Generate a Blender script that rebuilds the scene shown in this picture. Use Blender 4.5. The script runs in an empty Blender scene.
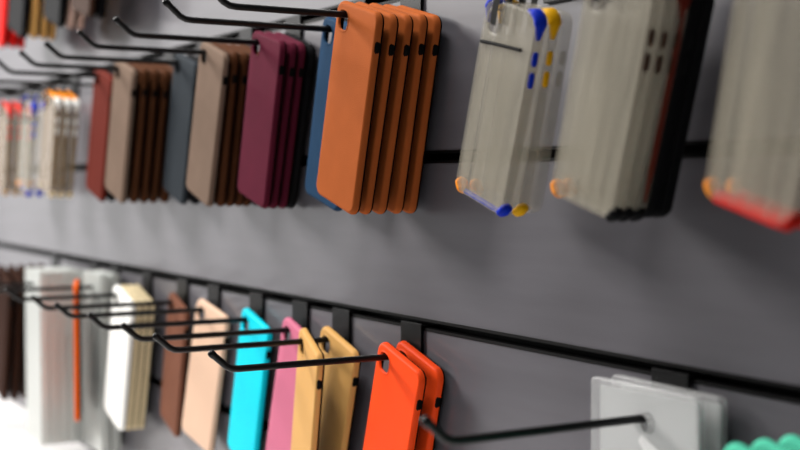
import bpy, bmesh, math, random
from mathutils import Vector
random.seed(7)
C = bpy.context.scene.collection
sc = bpy.context.scene
Z0 = 1.50                       # eye height
D = 0.60                        # eye distance from the slatwall face (wall face is the plane y = 0)
GR = 0.1515                     # groove spacing
G2 = Z0 - 0.131                 # groove carrying the lower row
G0 = G2 + 2 * GR                # groove carrying the upper row

def lin(c):
    return tuple((v / 255 / 12.92) if v / 255 <= .04045 else ((v / 255 + .055) / 1.055) ** 2.4 for v in c)

def mat(name, rgb, rough=.5, bump=0, bscale=300, vary=0, coat=0, alpha=1, metal=0, spec=.5, trans=0):
    m = bpy.data.materials.new(name); m.use_nodes = True
    nt = m.node_tree; b = nt.nodes['Principled BSDF']
    col = lin(rgb) + (1,)
    b.inputs['Base Color'].default_value = col
    b.inputs['Roughness'].default_value = rough
    b.inputs['Metallic'].default_value = metal
    b.inputs['Specular IOR Level'].default_value = spec
    b.inputs['Coat Weight'].default_value = coat
    b.inputs['Coat Roughness'].default_value = .15
    b.inputs['Alpha'].default_value = alpha
    if bump or vary:
        tc = nt.nodes.new('ShaderNodeTexCoord')
        n = nt.nodes.new('ShaderNodeTexNoise'); n.inputs['Scale'].default_value = bscale
        n.inputs['Detail'].default_value = 4
        nt.links.new(tc.outputs['Object'], n.inputs['Vector'])
        if bump:
            bp = nt.nodes.new('ShaderNodeBump'); bp.inputs['Strength'].default_value = bump
            bp.inputs['Distance'].default_value = .0005
            nt.links.new(n.outputs['Fac'], bp.inputs['Height']); nt.links.new(bp.outputs['Normal'], b.inputs['Normal'])
        if vary:
            n2 = nt.nodes.new('ShaderNodeTexNoise'); n2.inputs['Scale'].default_value = 35
            nt.links.new(tc.outputs['Object'], n2.inputs['Vector'])
            r = nt.nodes.new('ShaderNodeMapRange'); r.inputs['To Min'].default_value = 1 - vary; r.inputs['To Max'].default_value = 1 + vary
            nt.links.new(n2.outputs['Fac'], r.inputs['Value'])
            mx = nt.nodes.new('ShaderNodeVectorMath'); mx.operation = 'SCALE'
            mx.inputs[0].default_value = col[:3]; nt.links.new(r.outputs['Result'], mx.inputs['Scale'])
            nt.links.new(mx.outputs['Vector'], b.inputs['Base Color'])
    return m

def leather(n, rgb): return mat(n, rgb, .6, bump=.5, bscale=900, vary=.12, spec=.02)
def silicone(n, rgb): return mat(n, rgb, .45, bump=.08, bscale=1500, vary=.03, spec=.05)

M = dict(
    black=mat('black_wire_coating', (9, 9, 10), .36, bump=.1, bscale=800, spec=.25),
    slot=mat('black_opening', (5, 5, 5), .7, bump=.1, spec=.1),
    groove=mat('black_groove_insert', (7, 7, 8), .5, bump=.1, spec=.12),
    lining=mat('dark_microfibre', (14, 9, 7), .95, bump=.4, bscale=2500, spec=.05),
    white=mat('white_laminate', (240, 238, 238), .35, bump=.05, bscale=60),
    floor=mat('grey_floor', (120, 115, 110), .5, bump=.2, bscale=30, vary=.08),
    clear=mat('clear_plastic', (180, 173, 156), .25, bump=.3, bscale=60, alpha=.25, coat=.1),
    smoke=mat('yellowed_clear_plastic', (150, 128, 98), .25, bump=.3, bscale=60, alpha=.5, coat=.1),
    frost=mat('frosted_plastic', (206, 210, 206), .35, bump=.2, bscale=50, alpha=.72, coat=.1),
    sleeve=mat('thin_clear_sleeve', (235, 236, 236), .2, bump=.2, bscale=40, alpha=.3, coat=.3),
    card=mat('pale_grey_card', (186, 188, 188), .6, bump=.1),
    paper=mat('white_card', (245, 245, 245), .5, bump=.1),
)
for k in ('clear', 'smoke'):                          # long drawn-out ripples in the moulded plastic
    nt = M[k].node_tree; nz = [q for q in nt.nodes if q.type == 'TEX_NOISE'][0]; tcn = [q for q in nt.nodes if q.type == 'TEX_COORD'][0]
    mpn = nt.nodes.new('ShaderNodeMapping'); mpn.inputs['Scale'].default_value = (1.6, 1, .12)
    nt.links.new(tcn.outputs['Object'], mpn.inputs['Vector']); nt.links.new(mpn.outputs['Vector'], nz.inputs['Vector'])
    ra = nt.nodes.new('ShaderNodeMapRange'); ra.inputs['From Min'].default_value = .35; ra.inputs['From Max'].default_value = .65
    a0 = nt.nodes['Principled BSDF'].inputs['Alpha'].default_value
    ra.inputs['To Min'].default_value = a0 * .7; ra.inputs['To Max'].default_value = a0 * 1.5
    nt.links.new(nz.outputs['Fac'], ra.inputs['Value']); nt.links.new(ra.outputs['Result'], nt.nodes['Principled BSDF'].inputs['Alpha'])
    [q for q in nt.nodes if q.type == 'BUMP'][0].inputs['Distance'].default_value = .0015
L = {k: leather(k + '_leather', v) for k, v in dict(
    tan=(172, 90, 44), navy=(34, 62, 90), burgundy=(88, 28, 46), taupe=(118, 99, 86), brown=(78, 47, 29),
    slate=(50, 55, 60), rust=(98, 37, 28), charcoal=(26, 26, 28), dark=(50, 30, 22), cocoa=(116, 76, 60)).items()}
S = {k: silicone(k + '_silicone', v) for k, v in dict(
    red=(255, 80, 30), wood=(214, 164, 96), pink=(205, 112, 140), teal=(0, 214, 236), beige=(226, 190, 164),
    white=(250, 250, 246), cream=(214, 196, 158), mint=(90, 214, 178), orange=(222, 92, 16), scarlet=(225, 30, 26),
    sand=(190, 150, 100), blush=(215, 180, 165), black=(18, 18, 20), blue=(20, 50, 190), yellow=(236, 176, 20),
    amber=(250, 150, 30), crimson=(178, 28, 20), grey=(110, 112, 114), umber=(64, 44, 34)).items()}

# ---------------------------------------------------------------- mesh helpers
def link(name, bm, mats, parent=None, smooth=True):
    me = bpy.data.meshes.new(name)
    bmesh.ops.recalc_face_normals(bm, faces=bm.faces)
    bm.to_mesh(me); bm.free()
    for m in (mats if isinstance(mats, (list, tuple)) else [mats]): me.materials.append(m)
    if smooth:
        me.shade_smooth(); me.set_sharp_from_angle(angle=math.radians(50))
    o = bpy.data.objects.new(name, me); C.objects.link(o); o.parent = parent
    if name in ('case_shell', 'plastic_sleeve', 'backing_card'):
        wn = o.modifiers.new('weighted_normals', 'WEIGHTED_NORMAL'); wn.keep_sharp = True; wn.weight = 90
    return o

def empty(name, label, cat, loc, group=None):
    o = bpy.data.objects.new(name, None); C.objects.link(o); o.empty_display_size = .02
    o.location = loc; o['label'] = label; o['category'] = cat
    if group: o['group'] = group
    return o

def tree(root):
    r = root.copy(); C.objects.link(r)
    for ch in list(root.children):
        c = ch.copy(); C.objects.link(c); c.parent = r
        for g in list(ch.children):
            d = g.copy(); C.objects.link(d); d.parent = c
    return r

def drop(root):
    for ch in list(root.children):
        for g in list(ch.children): bpy.data.objects.remove(g)
        bpy.data.objects.remove(ch)
    bpy.data.objects.remove(root)

def outline(cx, cz, hw, hh, R, inset):
    """rounded rectangle in the x-z plane, evenly sampled"""
    hw -= inset; hh -= inset; r = max(R - inset, .0004)
    pts = []
    corners = [(hw - r, hh - r, 0), (-hw + r, hh - r, 90), (-hw + r, -hh + r, 180), (hw - r, -hh + r, 270)]
    for i, (x, z, a0) in enumerate(corners):
        for k in range(9):
            a = math.radians(a0 + 90 * k / 8); pts.append((x + r * math.cos(a), z + r * math.sin(a)))
        x2, z2, a2 = corners[(i + 1) % 4]
        a = math.radians(a0 + 90); p = (x + r * math.cos(a), z + r * math.sin(a))
        q = (x2 + r * math.cos(a), z2 + r * math.sin(a))
        n = 6 if i % 2 == 0 else 14
        for k in range(1, n): pts.append((p[0] + (q[0] - p[0]) * k / n, p[1] + (q[1] - p[1]) * k / n))
    return [(cx + x, cz + z) for x, z in pts]

def loopverts(bm, pts, y): return [bm.verts.new((x, y, z)) for x, z in pts]

def bridge(bm, a, b, mi=0):
    n = len(a)
    for i in range(n):
        f = bm.faces.new((a[i], a[(i + 1) % n], b[(i + 1) % n], b[i])); f.material_index = mi

def holepts(pts, r, sq=3.0):
    out = []
    for x, z in pts:
        a = math.atan2(z, x); c, s = abs(math.cos(a)), abs(math.sin(a))
        rr = r / ((c ** sq + s ** sq) ** (1 / sq)); out.append((rr * math.cos(a), rr * math.sin(a)))
    return out

def shell_bm(w, h, T, R, hx, hy, hr, fil=.0038, wall=.0018, solid=False, sq=3.0):
    """open phone-case shell: back plate at y=0 with a camera opening centred on the origin, rim towards +y"""
    bm = bmesh.new(); cx, cz = w / 2 - hx, -(h / 2 - hy)
    O = lambda i: outline(cx, cz, w / 2, h / 2, R, i)
    prof = [(fil, 0), (fil * .55, fil * .13), (fil * .22, fil * .42), (0.0, fil), (0, T * .72), (.0004, T * .86), (.0012, T)]
    loops = [loopverts(bm, O(i), y) for i, y in prof]
    for k, (a, b) in enumerate(zip(loops, loops[1:])): bridge(bm, a, b, 1 if (k >= 4 and not solid) else 0)
    hp = holepts(O(fil), hr, sq)
    hf = loopverts(bm, holepts(O(fil), hr + .0006, sq), 0)
    h1 = loopverts(bm, hp, .0006)
    bridge(bm, loops[0], hf); bridge(bm, hf, h1)
    if solid:
        lb = loopverts(bm, O(.002), T); bridge(bm, loops[-1], lb)
        h2 = loopverts(bm, hp, T); bridge(bm, lb, h2); bridge(bm, h1, h2)
    else:
        r1 = loopverts(bm, O(.0012 + wall), T); bridge(bm, loops[-1], r1, 1)
        r2 = loopverts(bm, O(.0006 + wall), T * .8); bridge(bm, r1, r2, 1)
        r3 = loopverts(bm, O(.0004 + wall), fil); bridge(bm, r2, r3, 1)
        r4 = loopverts(bm, O(fil + wall * .6), wall); bridge(bm, r3, r4, 1)
        h2 = loopverts(bm, hp, wall); bridge(bm, r4, h2, 1); bridge(bm, h1, h2)
    return bm

def ring_bm(r, rt, sq=3.0, y=0):
    """raised ridge round the camera opening"""
    bm = bmesh.new(); N = 32; K = 6; rows = []
    for i in range(N):
        a = 2 * math.pi * i / N; c, s = abs(math.cos(a)), abs(math.sin(a))
        rr = r / ((c ** sq + s ** sq) ** (1 / sq)); row = []
        for k in range(K):
            b = 2 * math.pi * k / K; q = rr + rt * math.cos(b)
            row.append(bm.verts.new((q * math.cos(a), y + .5 * rt * math.sin(b), q * math.sin(a))))
        rows.append(row)
    for i in range(N):
        for k in range(K):
            bm.faces.new((rows[i][k], rows[(i + 1) % N][k], rows[(i + 1) % N][(k + 1) % K], rows[i][(k + 1) % K]))
    return bm

def capsule_bm(x, y, z0, z1, ry, rx):
    """pill lying along z on the long side of a case, ry wide and rx proud"""
    bm = bmesh.new(); K = 12; rows = []
    zs = [(z0, .05), (z0 + ry * .25, .7), (z0 + ry * .9, 1), (z1 - ry * .9, 1), (z1 - ry * .25, .7), (z1, .05)]
    for z, s in zs:
        rows.append([bm.verts.new((x + rx * s * math.cos(2 * math.pi * k / K), y + ry * s * math.sin(2 * math.pi * k / K), z)) for k in range(K)])
    for a, b in zip(rows, rows[1:]): bridge(bm, a, b)
    bm.faces.new(rows[0]); bm.faces.new(rows[-1])
    return bm

def tube_bm(pts, r, K=12, caps=True):
    bm = bmesh.new(); rows = []; P = [Vector(p) for p in pts]; up = Vector((1, 0, 0))
    for i, p in enumerate(P):
        t = (P[min(i + 1, len(P) - 1)] - P[max(i - 1, 0)]).normalized()
        n = up - t * up.dot(t)
        if n.length < .05: n = Vector((0, 0, 1)) - t * t.z
        n.normalize(); b = t.cross(n); rr = r[i] if isinstance(r, list) else r
        rows.append([bm.verts.new(p + rr * (math.cos(2 * math.pi * k / K) * n + math.sin(2 * math.pi * k / K) * b)) for k in range(K)])
    for a, b in zip(rows, rows[1:]): bridge(bm, a, b)
    if caps: bm.faces.new(rows[0]); bm.faces.new(rows[-1])
    return bm

def box_bm(x0, x1, y0, y1, z0, z1, bev=0):
    bm = bmesh.new(); bmesh.ops.create_cube(bm, size=1)
    for v in bm.verts:
        v.co = Vector((x0 if v.co.x < 0 else x1, y0 if v.co.y < 0 else y1, z0 if v.co.z < 0 else z1))
    if bev: bmesh.ops.bevel(bm, geom=list(bm.edges), offset=bev, segments=2, affect='EDGES')
    return bm

# ---------------------------------------------------------------- setting
XL, XR = -4.6, .9
def struct(name, bm, m, smooth=False):
    o = link(name, bm, m, smooth=smooth); o['kind'] = 'structure'; return o

wall = mat('grey_slatwall_laminate', (95, 93, 99), .40, coat=.34)
nt = wall.node_tree; b = nt.nodes['Principled BSDF']
tc = nt.nodes.new('ShaderNodeTexCoord'); mp = nt.nodes.new('ShaderNodeMapping'); mp.inputs['Scale'].default_value = (3, 1, 26)
n = nt.nodes.new('ShaderNodeTexNoise'); n.inputs['Scale'].default_value = 2.2; n.inputs['Detail'].default_value = 6
r = nt.nodes.new('ShaderNodeMapRange'); r.inputs['To Min'].default_value = .90; r.inputs['To Max'].default_value = 1.08
r.inputs['From Min'].default_value = .3; r.inputs['From Max'].default_value = .7
mx = nt.nodes.new('ShaderNodeVectorMath'); mx.operation = 'SCALE'; mx.inputs[0].default_value = lin((95, 93, 99))
bp = nt.nodes.new('ShaderNodeBump'); bp.inputs['Strength'].default_value = .12; bp.inputs['Distance'].default_value = .001
nt.links.new(tc.outputs['Object'], mp.inputs['Vector']); nt.links.new(mp.outputs['Vector'], n.inputs['Vector'])
nt.links.new(n.outputs['Fac'], r.inputs['Value']); nt.links.new(r.outputs['Result'], mx.inputs['Scale'])
nt.links.new(mx.outputs['Vector'], b.inputs['Base Color']); nt.links.new(n.outputs['Fac'], bp.inputs['Height'])
nt.links.new(bp.outputs['Normal'], b.inputs['Normal']); b.inputs['Coat Roughness'].default_value = .11

# the slatwall: one profile (boards with T-shaped grooves) extruded along x
GH = .0043                                            # half the groove opening
grooves = [G2 + k * GR for k in range(-2, 9)]
prof = [(0, Z0 - .435)]
for g in grooves:
    if g - .02 < Z0 - .435: continue
    prof += [(0, g - GH - .001), (.001, g - GH), (.008, g - GH), (.008, g - .010), (.016, g - .010),
             (.016, g + .010), (.008, g + .010), (.008, g + GH), (.001, g + GH), (0, g + GH + .001)]
prof += [(0, 2.75), (.03, 2.75), (.03, Z0 - .435)]
bm = bmesh.new()
a = [bm.verts.new((XL, y, z)) for y, z in prof]; c = [bm.verts.new((XR, y, z)) for y, z in prof]
bridge(bm, a, c)
struct('wall_back', bm, wall)
for i, g in enumerate([g for g in grooves if g - .02 >= Z0 - .435]):
    bm = bmesh.new()                                  # black U-shaped insert pressed in the groove
    pr = [(-.0006, g - GH - .0014), (-.0006, g - GH + .0012), (.0078, g - GH + .0012), (.0078, g - .0085), (.0155, g - .0085), (.0155, g + .0085),
          (.0078, g + .0085), (.0078, g + GH - .0012), (-.0006, g + GH - .0012), (-.0006, g + GH + .0014),
          (.0002, g + GH + .0014), (.0002, g + GH), (.0086, g + GH), (.0086, g + .0095), (.0159, g + .0095), (.0159, g - .0095), (.0086, g - .0095),
          (.0086, g - GH), (.0002, g - GH), (.0002, g - GH - .0014)]
    a = [bm.verts.new((XL, y, z)) for y, z in pr]; c = [bm.verts.new((XR, y, z)) for y, z in pr]
    bridge(bm, a, c)
    struct('trim_%d' % (i + 1), bm, M['groove'])
struct('floor', box_bm(XL, XR + 1.5, -3.2, .03, -.05, 0), M['floor'])
ct = empty('display_counter', 'white counter running along the foot of the grey slatwall', 'counter', (-1.85, -.26, 0))
def lc(o, p): o.location = -Vector(p.location); return o
lc(link('countertop', box_bm(XL, XR, -.52, 0, Z0 - .470, Z0 - .435, .003), M['white'], ct), ct)
lc(link('cabinet_body', box_bm(XL, XR, -.48, 0, 0.08, Z0 - .470), M['white'], ct), ct)
lc(link('plinth', box_bm(XL, XR, -.44, 0, 0, .08), M['slot'], ct), ct)

# ---------------------------------------------------------------- hooks
ROWDZ = {'upper': .0015, 'lower': -.003, 'top': 0}
PZ = .027                                             # prong below the groove centre
hook0 = empty('display_hook', 'x', 'hook', (0, 0, 0))
link('back_plate', box_bm(-.019, .019, -.0032, -.0008, -.037, .0035, .0008), M['black'], hook0, False)
link('groove_tongue', box_bm(-.018, .018, -.0015, .0145, -.0015, .0015, .0005), M['black'], hook0, False)
pts = [(0, -.002, -PZ)] + [(0, -.02 * k, -PZ) for k in range(1, 9)] + [(0, -.174, -PZ), (0, -.180, -PZ + .0006), (0, -.185, -PZ + .003), (0, -.197, -PZ + .0135)]
link('prong', tube_bm(pts, .003), M['black'], hook0)
link('end_cap', tube_bm([(0, -.1955, -PZ + .0122), (0, -.1965, -PZ + .0130), (0, -.1985, -PZ + .0148), (0, -.1998, -PZ + .0160), (0, -.2004, -PZ + .0166)],
                        [.0030, .0034, .0034, .0028, .0012]), M['black'], hook0)

def hook(x, row, label):
    h = tree(hook0); h.location = (x, 0, G0 if row == 'upper' else (G2 if row == 'lower' else G0 + 2 * GR))
    h.location.z += ROWDZ[row]
    h['label'] = label; h['group'] = 'black hooks of the %s row' % row
    return h

# ---------------------------------------------------------------- phone cases
CW, CH, CT, HX, HY, HR = .079, .180, .0078, .0165, .0165, .0085
TILT = math.atan((CW / 2 - HX) / (CH / 2 - HY)) - math.radians(1.2)
DROP = .024
def loop_bm(T):
    # thin strap through the opening of the case and over the hook's prong
    a = T * .5; pts = [(0, -.0012, -HR * .2), (0, -.0016, .012), (0, a * .3, DROP + HR + .0012), (0, a, DROP + HR + .0018), (0, T - a * .3, DROP + HR + .0012), (0, T + .0008, .012), (0, T + .0004, -HR * .2)]
    bm = bmesh.new(); rows = []
    for x, y, z in pts:
        rows.append([bm.verts.new((sx * .004, y, z + dz)) for sx, dz in ((-1, 0), (1, 0), (1, -.0007), (-1, -.0007))])
    for p, q in zip(rows, rows[1:]): bridge(bm, p, q)
    bm.faces.new(rows[0]); bm.faces.new(rows[-1])
    return bm
def make_case(outer, inner, kind='plain', w=CW, h=CH, T=CT, accents=None, fil=.0034):
    r = empty('phone_case', 'x', 'phone case', (0, 0, 0))
    R = .0100
    link('case_shell', shell_bm(w, h, T, R, HX, HY, HR, fil=fil), [outer, inner], r)
    link('camera_rim', ring_bm(HR + .0012, .0009), outer, r)
    ex = w - HX
    if kind == 'plain':
        link('switch_slot', capsule_bm(ex - .0008, T * .52, -.019, -.007, .0030, .0011), M['slot'], r)
    if kind == 'clear':
        ac = accents
        for k, (z0, z1) in enumerate([(-.022, -.011), (-.038, -.026)]):
            link('side_button', capsule_bm(ex - .0006, T * .5, z0, z1, .0024, .0016), ac['button'], r)
        cx, cz = w / 2 - HX, -(h / 2 - HY)
        o = outline(cx, cz, w / 2, h / 2, R, .0012)
        N = len(o)
        # corner bumpers: strips of the outline around each rounded corner
        starts = {'top_right': 0, 'top_left': 14, 'bottom_left': 36, 'bottom_right': 50}
        for nm, i0 in starts.items():
            if nm not in ac: continue
            idx = [(i0 + k) % N for k in (range(-1, 10) if 'top' in nm else range(0, 9))]
            p = [(o[i][0], T * .5, o[i][1]) for i in idx]
            rr = [.0012, .0030] + [.0038] * (len(p) - 4) + [.0030, .0012]
            bmm = tube_bm(p, rr, 12)
            for v in bmm.verts: v.co.y = T * .5 + (v.co.y - T * .5) * (T * .54 / .0038)
            link('corner_bumper', bmm, ac[nm], r)
        if 'bottom' in ac:
            p = [(o[i][0], T * .5, o[i][1]) for i in range(43, 53)]
            bmm = tube_bm(p, ac.get('br', .0020), 10)
            link('bottom_edge_trim', bmm, ac['bottom'], r)
        if 'side' in ac:
            link('side_trim', tube_bm([(ex - .0004, T * .6, z) for z in (.004, -.02, -.06, -.10, -h + HY + .014)], [.001, .0022, .0022, .0022, .001], 10), ac['side'], r)
        if 'top' in ac:
            link('top_edge_trim', tube_bm([(o[i % N][0], T * .5, o[i % N][1]) for i in range(6, 17)], .0042, 10), ac['top'], r)
        if ac.get('bar'):        # lower edge of the camera window
            link('camera_window_edge', tube_bm([(-HX + .004, -.0006, -.0175), (0, -.0008, -.0160), (w - HX - .012, -.0006, -.0125)], .0014, 8), M['slot'], r)
        link('hanging_loop', loop_bm(T), M['slot'], r)
    return r

protos = {}
def case_proto(key, *a, **k):
    if key not in protos: protos[key] = make_case(*a, **k)
    return protos[key]

def hang(proto, x, row, y, label, group, tilt=None, scale=1, jit=1, yaw=0, pitch=0):
    c = tree(proto)
    pz = {'upper': G0, 'lower': G2, 'top': G0 + 2 * GR}[row] - PZ + ROWDZ[row]
    c.scale = (scale,) * 3
    c.location = (x, y, pz + .003 - HR * scale + .0004)
    t = (TILT if tilt is None else tilt) + jit * math.radians(random.uniform(-1.6, 1.6))
    if proto.get('dropped'): c.location.z -= DROP * scale + .0
    c.rotation_euler = (pitch, t, yaw + jit * math.radians(random.uniform(-.7, .7)))
    if 'dropped' in c: del c['dropped']
    c['label'] = label; c['group'] = group
    return c

ORD = ['frontmost', 'second from the front', 'third from the front', 'fourth from the front', 'fifth from the front', 'sixth from the front']
def stack(colors, x, row, y0, dy, what, where, group, **k):
    n = len(colors)
    for i, (key, outer) in enumerate(colors):
        pr = case_proto(key, outer, M['lining'])
        o = ORD[i] if i < n - 1 or n == 1 else 'rearmost'
        nm = what if isinstance(what, str) else what[i]
        lab = ('%s, %s, %s' % (nm, o, where)) if n > 1 else '%s, %s' % (nm, where)
        hang(pr, x, row, y0 + i * dy, lab, group, **k)

U = 'upper'; Lo = 'lower'
# upper row
stack([('tan', L['tan'])] * 5, -1.011, U, -.072, .0143, 'orange tan leather phone case', 'thick stack of the upper row', 'orange tan leather cases')
stack([('navy', L['navy']), ('charcoal', L['charcoal'])], -1.116, U, -.034, .014, ['navy blue leather phone case', 'black phone case behind the navy one'],
      'beside the orange tan stack', 'blue and black leather cases')
stack([('burgundy', L['burgundy'])] * 3 + [('charcoal', L['charcoal'])], -1.261, U, -.046, .0112, ['burgundy leather phone case'] * 3 + ['black phone case'],
      'burgundy stack left of the navy case', 'burgundy leather cases')
stack([('taupe', L['taupe'])] + [('brown', L['brown'])] * 4, -1.390, U, -.055, .0112, ['taupe leather phone case'] + ['brown phone case'] * 4,
      'stack between slate and burgundy', 'taupe and brown leather cases left of the burgundy ones')
stack([('slate', L['slate']), ('charcoal', L['charcoal'])], -1.528, U, -.036, .0145, ['slate grey leather phone case', 'black phone case'],
      'pair between the two brown stacks', 'slate and black leather cases')
stack([('taupe', L['taupe'])] + [('brown', L['brown'])] * 4, -1.650, U, -.074, .0140, ['taupe leather phone case'] + ['brown phone case'] * 4,
      'stack beside the rust red case', 'taupe and brown leather cases right of the rust red one')
stack([('rust', L['rust']), ('charcoal', L['charcoal'])], -1.780, U, -.062, .014, ['rust red leather phone case', 'black phone case'],
      'left end of the leather row', 'rust and black leather cases')

def clear_proto(key, body, **ac):
    if key not in protos:
        protos[key] = make_case(body, body, 'clear', w=.069, h=.152, T=.0098, accents=ac, fil=.0016); protos[key]['dropped'] = 1
    return protos[key]
A = S
cb = clear_proto('clear_blue', M['clear'], button=A['blue'], top_right=A['blue'], bottom_right=A['blue'], top_left=A['blue'], bottom_left=A['amber'], bottom=A['blue'], bar=1)
cy = clear_proto('clear_yellow', M['clear'], button=A['yellow'], top_right=A['yellow'], bottom_right=A['yellow'], top_left=A['yellow'], bottom_left=A['amber'])
cd = clear_proto('clear_black', M['clear'], button=A['umber'], bottom_right=A['black'], bottom_left=A['amber'])
cr = clear_proto('clear_rust', M['clear'], button=A['umber'], top_right=L['rust'], bottom_right=A['black'], bottom_left=A['umber'], side=L['rust'])
ck = clear_proto('clear_crimson', M['clear'], button=A['crimson'], top_right=A['crimson'], bottom_right=A['crimson'], bottom_left=A['amber'], bottom=A['scarlet'], br=.0046)
ch = clear_proto('clear_cherry', M['smoke'], button=A['scarlet'], top_right=A['scarlet'], top_left=A['scarlet'], bottom_left=A['sand'], bottom_right=A['sand'], top=A['scarlet'])
cw = clear_proto('clear_white', M['smoke'], button=A['white'], top_right=A['white'], top_left=A['amber'], bottom_left=A['cream'], bottom_right=A['cream'], top=A['amber'])

cl = clear_proto('clear_plain', M['clear'], button=M['clear'])
X1, X2, X3 = -.790, -.653, -.491
g = 'clear cases with blue or yellow corners'
hang(cb, X1, U, -.061, 'clear phone case with blue corner bumpers and blue side buttons', g)
hang(cy, X1, U, -.0495, 'clear phone case with yellow corner bumpers, behind the blue cornered one', g)
hang(cl, X1, U, -.038, 'clear colourless phone case nearest the wall behind the yellow cornered one', g)
g = 'clear cases with dark corners'
hang(cd, X2, U, -.074, 'clear phone case with black corner bumper, front of the dark cornered stack', g, jit=.4)
hang(cd, X2, U, -.0635, 'clear phone case with black corner bumper, directly behind the front one of its stack', g, jit=.4)
hang(cr, X2, U, -.053, 'clear phone case with a dark red edge, in front of the solid black case', g, jit=.4)
cs = clear_proto('solid_black', S['black'], button=S['black'])
hang(cs, X2, U, -.0425, 'solid black phone case behind the clear cases with dark corners, front of two', g, jit=.4)
hang(cs, X2, U, -.032, 'solid black phone case behind the clear cases with dark corners, nearest the wall', g, jit=.4)
g = 'clear cases with red corners at the right edge'
hang(ck, X3, U, -.096, 'large clear phone case with red bottom trim, front one at the right edge', g, tilt=.27, pitch=.07, scale=1.0, jit=.3)
hang(ck, X3, U, -.080, 'clear phone case with red corner bumper, behind the front one at the right edge', g, tilt=.27, pitch=.07, scale=1.0, jit=.3)
# far left of the upper row
g = 'clear cases with bright corners at the far left'
hang(cw, -1.955, U, -.088, 'clear phone case with orange top, front of the stack left of the rust case', g)
hang(cw, -1.955, U, -.074, 'clear phone case with orange top, middle of the stack left of the rust case', g)
hang(cw, -1.955, U, -.060, 'clear phone case with orange top, rear of the stack left of the rust case', g)
hang(cb, -2.10, U, -.086, 'distant clear phone case with blue corners, front of its pair', g)
hang(cb, -2.10, U, -.070, 'distant clear phone case with blue corners, back of its pair', g)
hang(ch, -2.26, U, -.086, 'distant clear phone case with red top, front one at the left edge', g)
hang(ch, -2.26, U, -.070, 'distant clear phone case with red top, middle one at the left edge', g)
hang(ch, -2.26, U, -.054, 'distant clear phone case with red top, rear one at the left edge', g)

UL = ['black hook carrying the orange tan stack', 'black hook carrying the navy case', 'black hook carrying the burgundy cases',
      'black hook carrying the brown stack left of the burgundy cases', 'black hook carrying the slate grey case',
      'black hook carrying the brown stack beside the rust case', 'black hook carrying the rust red case']
for x, l in zip([-1.011, -1.116, -1.261, -1.390, -1.528, -1.650, -1.780], UL): hook(x, U, l)
for x, l in [(X1, 'black hook carrying the blue and yellow cornered clear cases'), (X2, 'black hook carrying the clear cases with dark corners'),
             (X3, 'black hook carrying the red trimmed clear cases at the right edge'), (-1.955, 'black hook carrying the clear cases with orange and white corners'),
             (-2.10, 'black hook carrying the distant blue cornered clear cases'), (-2.26, 'black hook carrying the distant red cornered clear cases')]:
    hook(x, U, l)

# top row, only its lower ends are in view
TR = [(-2.27, [('scarlet', S['scarlet'])] * 3, 'bright red phone case', 'top left corner'),
      (-2.10, [('black', S['black'])] + [('wood', S['wood'])] * 3, ['black phone case'] + ['golden tan phone case'] * 3, 'right of the bright red ones, top left'),
      (-1.93, [('black', S['black'])] + [('blush', S['blush'])] * 2, ['black phone case'] + ['pale blush phone case'] * 2, 'right of the golden tan ones, top left'),
      (-1.80, [('umber', S['umber']), ('black', S['black'])], ['dark brown phone case', 'black phone case'], 'rightmost of the top row')]
for (x, cols, what, where), yy in zip(TR, (-.086, -.092, -.080, -.074)):
    stack(cols, x, 'top', yy, .0155, what, where, 'cases of the top row', scale=1.24)
    hook(x, 'top', 'black hook of the top row, cases %s' % where)

# lower row
stack([('red', S['red'])] * 2, -1.010, Lo, -.031, .0190, 'orange red silicone phone case', 'lower row', 'orange red silicone cases', jit=.5)
pw = case_proto('wood', S['wood'], M['lining'])
hang(pw, -1.150, Lo, -.047, 'golden tan phone case in the lower row, front one, turned edge on', 'golden tan cases', yaw=-.20, jit=.3)
hang(pw, -1.150, Lo, -.020, 'golden tan phone case in the lower row, rear one beside the orange red pair', 'golden tan cases', jit=.3)
stack([('pink', S['pink'])], -1.246, Lo, -.018, .012, 'dusty pink silicone phone case', 'lower row beside the turquoise one', 'single silicone cases')
stack([('teal', S['teal'])], -1.363, Lo, -.016, .012, 'bright turquoise silicone phone case', 'lower row between beige and pink', 'single silicone cases')
stack([('beige', S['beige'])], -1.495, Lo, -.019, .012, 'pale beige silicone phone case', 'lower row left of the turquoise one', 'single silicone cases', yaw=.12, tilt=TILT - .02, jit=.2)
stack([('cocoa', L['cocoa'])], -1.605, Lo, -.018, .012, 'cocoa brown phone case', 'lower row between white stack and beige case', 'single silicone cases', yaw=-.06, jit=.2)
stack([('white', S['white'])] + [('cream', S['cream'])] * 3, -1.746, Lo, -.048, .0092, ['bright white phone case'] + ['cream phone case behind the white one'] * 3,
      'lower row', 'white and cream cases', jit=.1, scale=1.07)
stack([('orange', S['orange'])], -1.895, Lo, -.064, .012, 'bright orange phone case', 'lower row among the frosted packs', 'single silicone cases', scale=1.12, yaw=-.30, tilt=.03, jit=.1)
stack([('dark', L['dark'])] * 5, -2.235, Lo, -.098, .0170, 'dark brown phone case', 'at the left edge of the lower row', 'dark brown cases at the left edge', scale=1.22)
stack([('mint', S['mint'])] * 3, -.520, Lo, -.080, .0215, 'mint green phone case', 'lower right corner of the picture', 'mint green cases')

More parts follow.
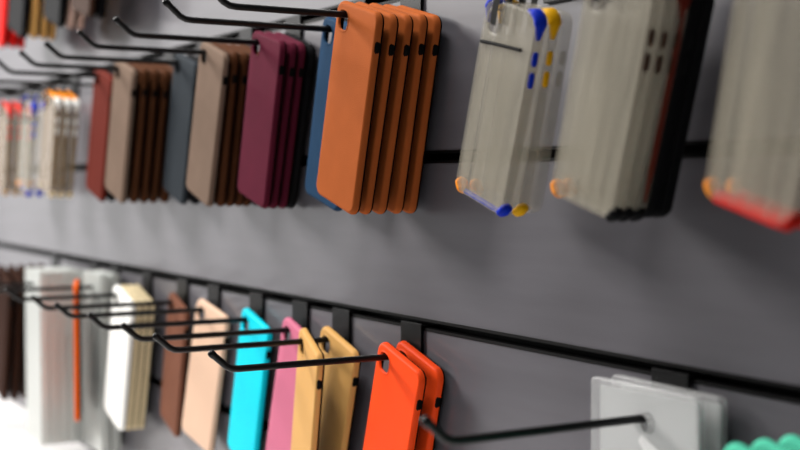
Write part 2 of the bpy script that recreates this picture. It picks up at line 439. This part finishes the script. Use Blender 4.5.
# hanging plastic packs (upright, hung by a centre hole)
def make_pack(w, h, T, body, cardm, insert):
    r = empty('blister_pack', 'x', 'plastic pack', (0, 0, 0))
    link('plastic_sleeve', shell_bm(w, h, T, .004, w / 2, .026, .0065, fil=.0012, solid=True, sq=2), body, r)
    if cardm:
        link('backing_card', shell_bm(w - .008, h - .012, .0008, .002, w / 2 - .004, .020, .0075, fil=.0002, solid=True, sq=2), cardm, r).location = (0, T * .72, 0)
    if insert:
        p = [(-.004, T * .3, -.010), (.004, T * .3, -.016), (.014, T * .3, -.024), (.026, T * .3, -.034), (.034, T * .3, -.05), (.036, T * .3, -.08), (.03, T * .3, -.12)]
        bmm = tube_bm(p, [.003, .005, .008, .012, .016, .017, .016], 12)
        for v in bmm.verts: v.co.y = T * .34 + (v.co.y - T * .3) * .12
        link('white_insert', bmm, insert, r)
        lb = outline(0, 0, .012, .004, .003, 0)
    return r
packA = make_pack(.108, .17, .008, M['sleeve'], M['card'], M['paper'])
packB = make_pack(.092, .268, .0135, M['frost'], M['card'], None)
def hang_pack(p, x, y, label, group):
    c = tree(p); c.location = (x, y, G2 - PZ + ROWDZ['lower'] - .0035); c['label'] = label; c['group'] = group
    c.rotation_euler = (0, math.radians(random.uniform(-.6, .6)), 0)
hang_pack(packA, -.6600, -.030, 'clear hanging pack with white insert, front one near the mint cases', 'clear packs at lower right')
hang_pack(packA, -.6560, -.015, 'clear hanging pack with white insert, rear one near the mint cases', 'clear packs at lower right')
for i, y in enumerate((-.1000, -.0862, -.0724, -.0586, -.0448)):
    hang_pack(packB, -2.00, y, 'tall frosted plastic pack at lower left, %s on its hook' % (ORD[i] if i < 4 else 'rearmost'), 'frosted packs at lower left')
for i, y in enumerate((-.042, -.026)):
    hang_pack(packB, -1.895, y + .004, 'tall frosted plastic pack behind the bright orange case, %s' % ('nearer one' if i == 0 else 'against the wall'), 'frosted packs behind the orange case')

for x, l in [(-1.010, 'black hook carrying the orange red cases'), (-1.150, 'black hook carrying the golden tan cases'), (-1.246, 'black hook carrying the dusty pink case'),
             (-1.363, 'black hook carrying the turquoise case'), (-1.495, 'black hook carrying the pale beige case'), (-1.605, 'black hook carrying the cocoa brown case'),
             (-1.746, 'black hook carrying the white and cream cases'), (-1.895, 'black hook carrying the bright orange case'),
             (-2.00, 'black hook carrying the tall frosted packs at lower left'), (-2.235, 'black hook carrying the dark brown cases at the left edge'),
             (-.662, 'black hook carrying the clear packs with white inserts'), (-.520, 'black hook carrying the mint green cases')]:
    hook(x, Lo, l)

for p in list(protos.values()) + [hook0, packA, packB]: drop(p)

# ---------------------------------------------------------------- light
def area(name, loc, aim, size, sy, power, col=(1, 1, 1)):
    l = bpy.data.lights.new(name, 'AREA'); l.shape = 'RECTANGLE'; l.size = size; l.size_y = sy; l.energy = power; l.color = col
    o = bpy.data.objects.new(name, l); C.objects.link(o); o.location = loc
    o.rotation_euler = (Vector(aim) - Vector(loc)).to_track_quat('-Z', 'Y').to_euler()
area('ceiling_spot', (-3.3, -1.35, 2.75), (-1.2, 0, 1.4), .7, .7, 100, (1, .97, .93))
area('ceiling_lamp', (-1.4, -.55, 2.9), (-1.3, -.05, 1.3), 1.4, .2, 30, (1, .98, .95))
area('wall_sheen_light', (-5.4, -1.4, 1.7), (-2.2, 0, 1.4), 1.6, 1.6, 14, (1, .99, .98))  # added area light, no actual window; gives the wall its grazing sheen
w = bpy.data.worlds.new('World'); sc.world = w; w.use_nodes = True
w.node_tree.nodes['Background'].inputs['Color'].default_value = (.80, .80, .84, 1)
w.node_tree.nodes['Background'].inputs['Strength'].default_value = .11

# ---------------------------------------------------------------- camera
cam = bpy.data.cameras.new('camera'); co = bpy.data.objects.new('camera', cam); C.objects.link(co); sc.camera = co
FPX = 1280
cam.sensor_width = 36; cam.lens = FPX * 36 / 800; cam.clip_start = .02
co.location = (0, -D, Z0)
pitch = math.atan(45 / FPX); th = math.radians(30.1)
d = Vector((-math.cos(th) * math.cos(pitch), math.sin(th) * math.cos(pitch), -math.sin(pitch)))
co.rotation_euler = d.to_track_quat('-Z', 'Y').to_euler()
cam.dof.use_dof = True; cam.dof.focus_distance = 1.08; cam.dof.aperture_fstop = 4.2
sc.view_settings.view_transform = 'Standard'; sc.view_settings.look = 'None'
sc.view_settings.gamma = 1; sc.view_settings.use_curve_mapping = False
sc.view_settings.exposure = 0
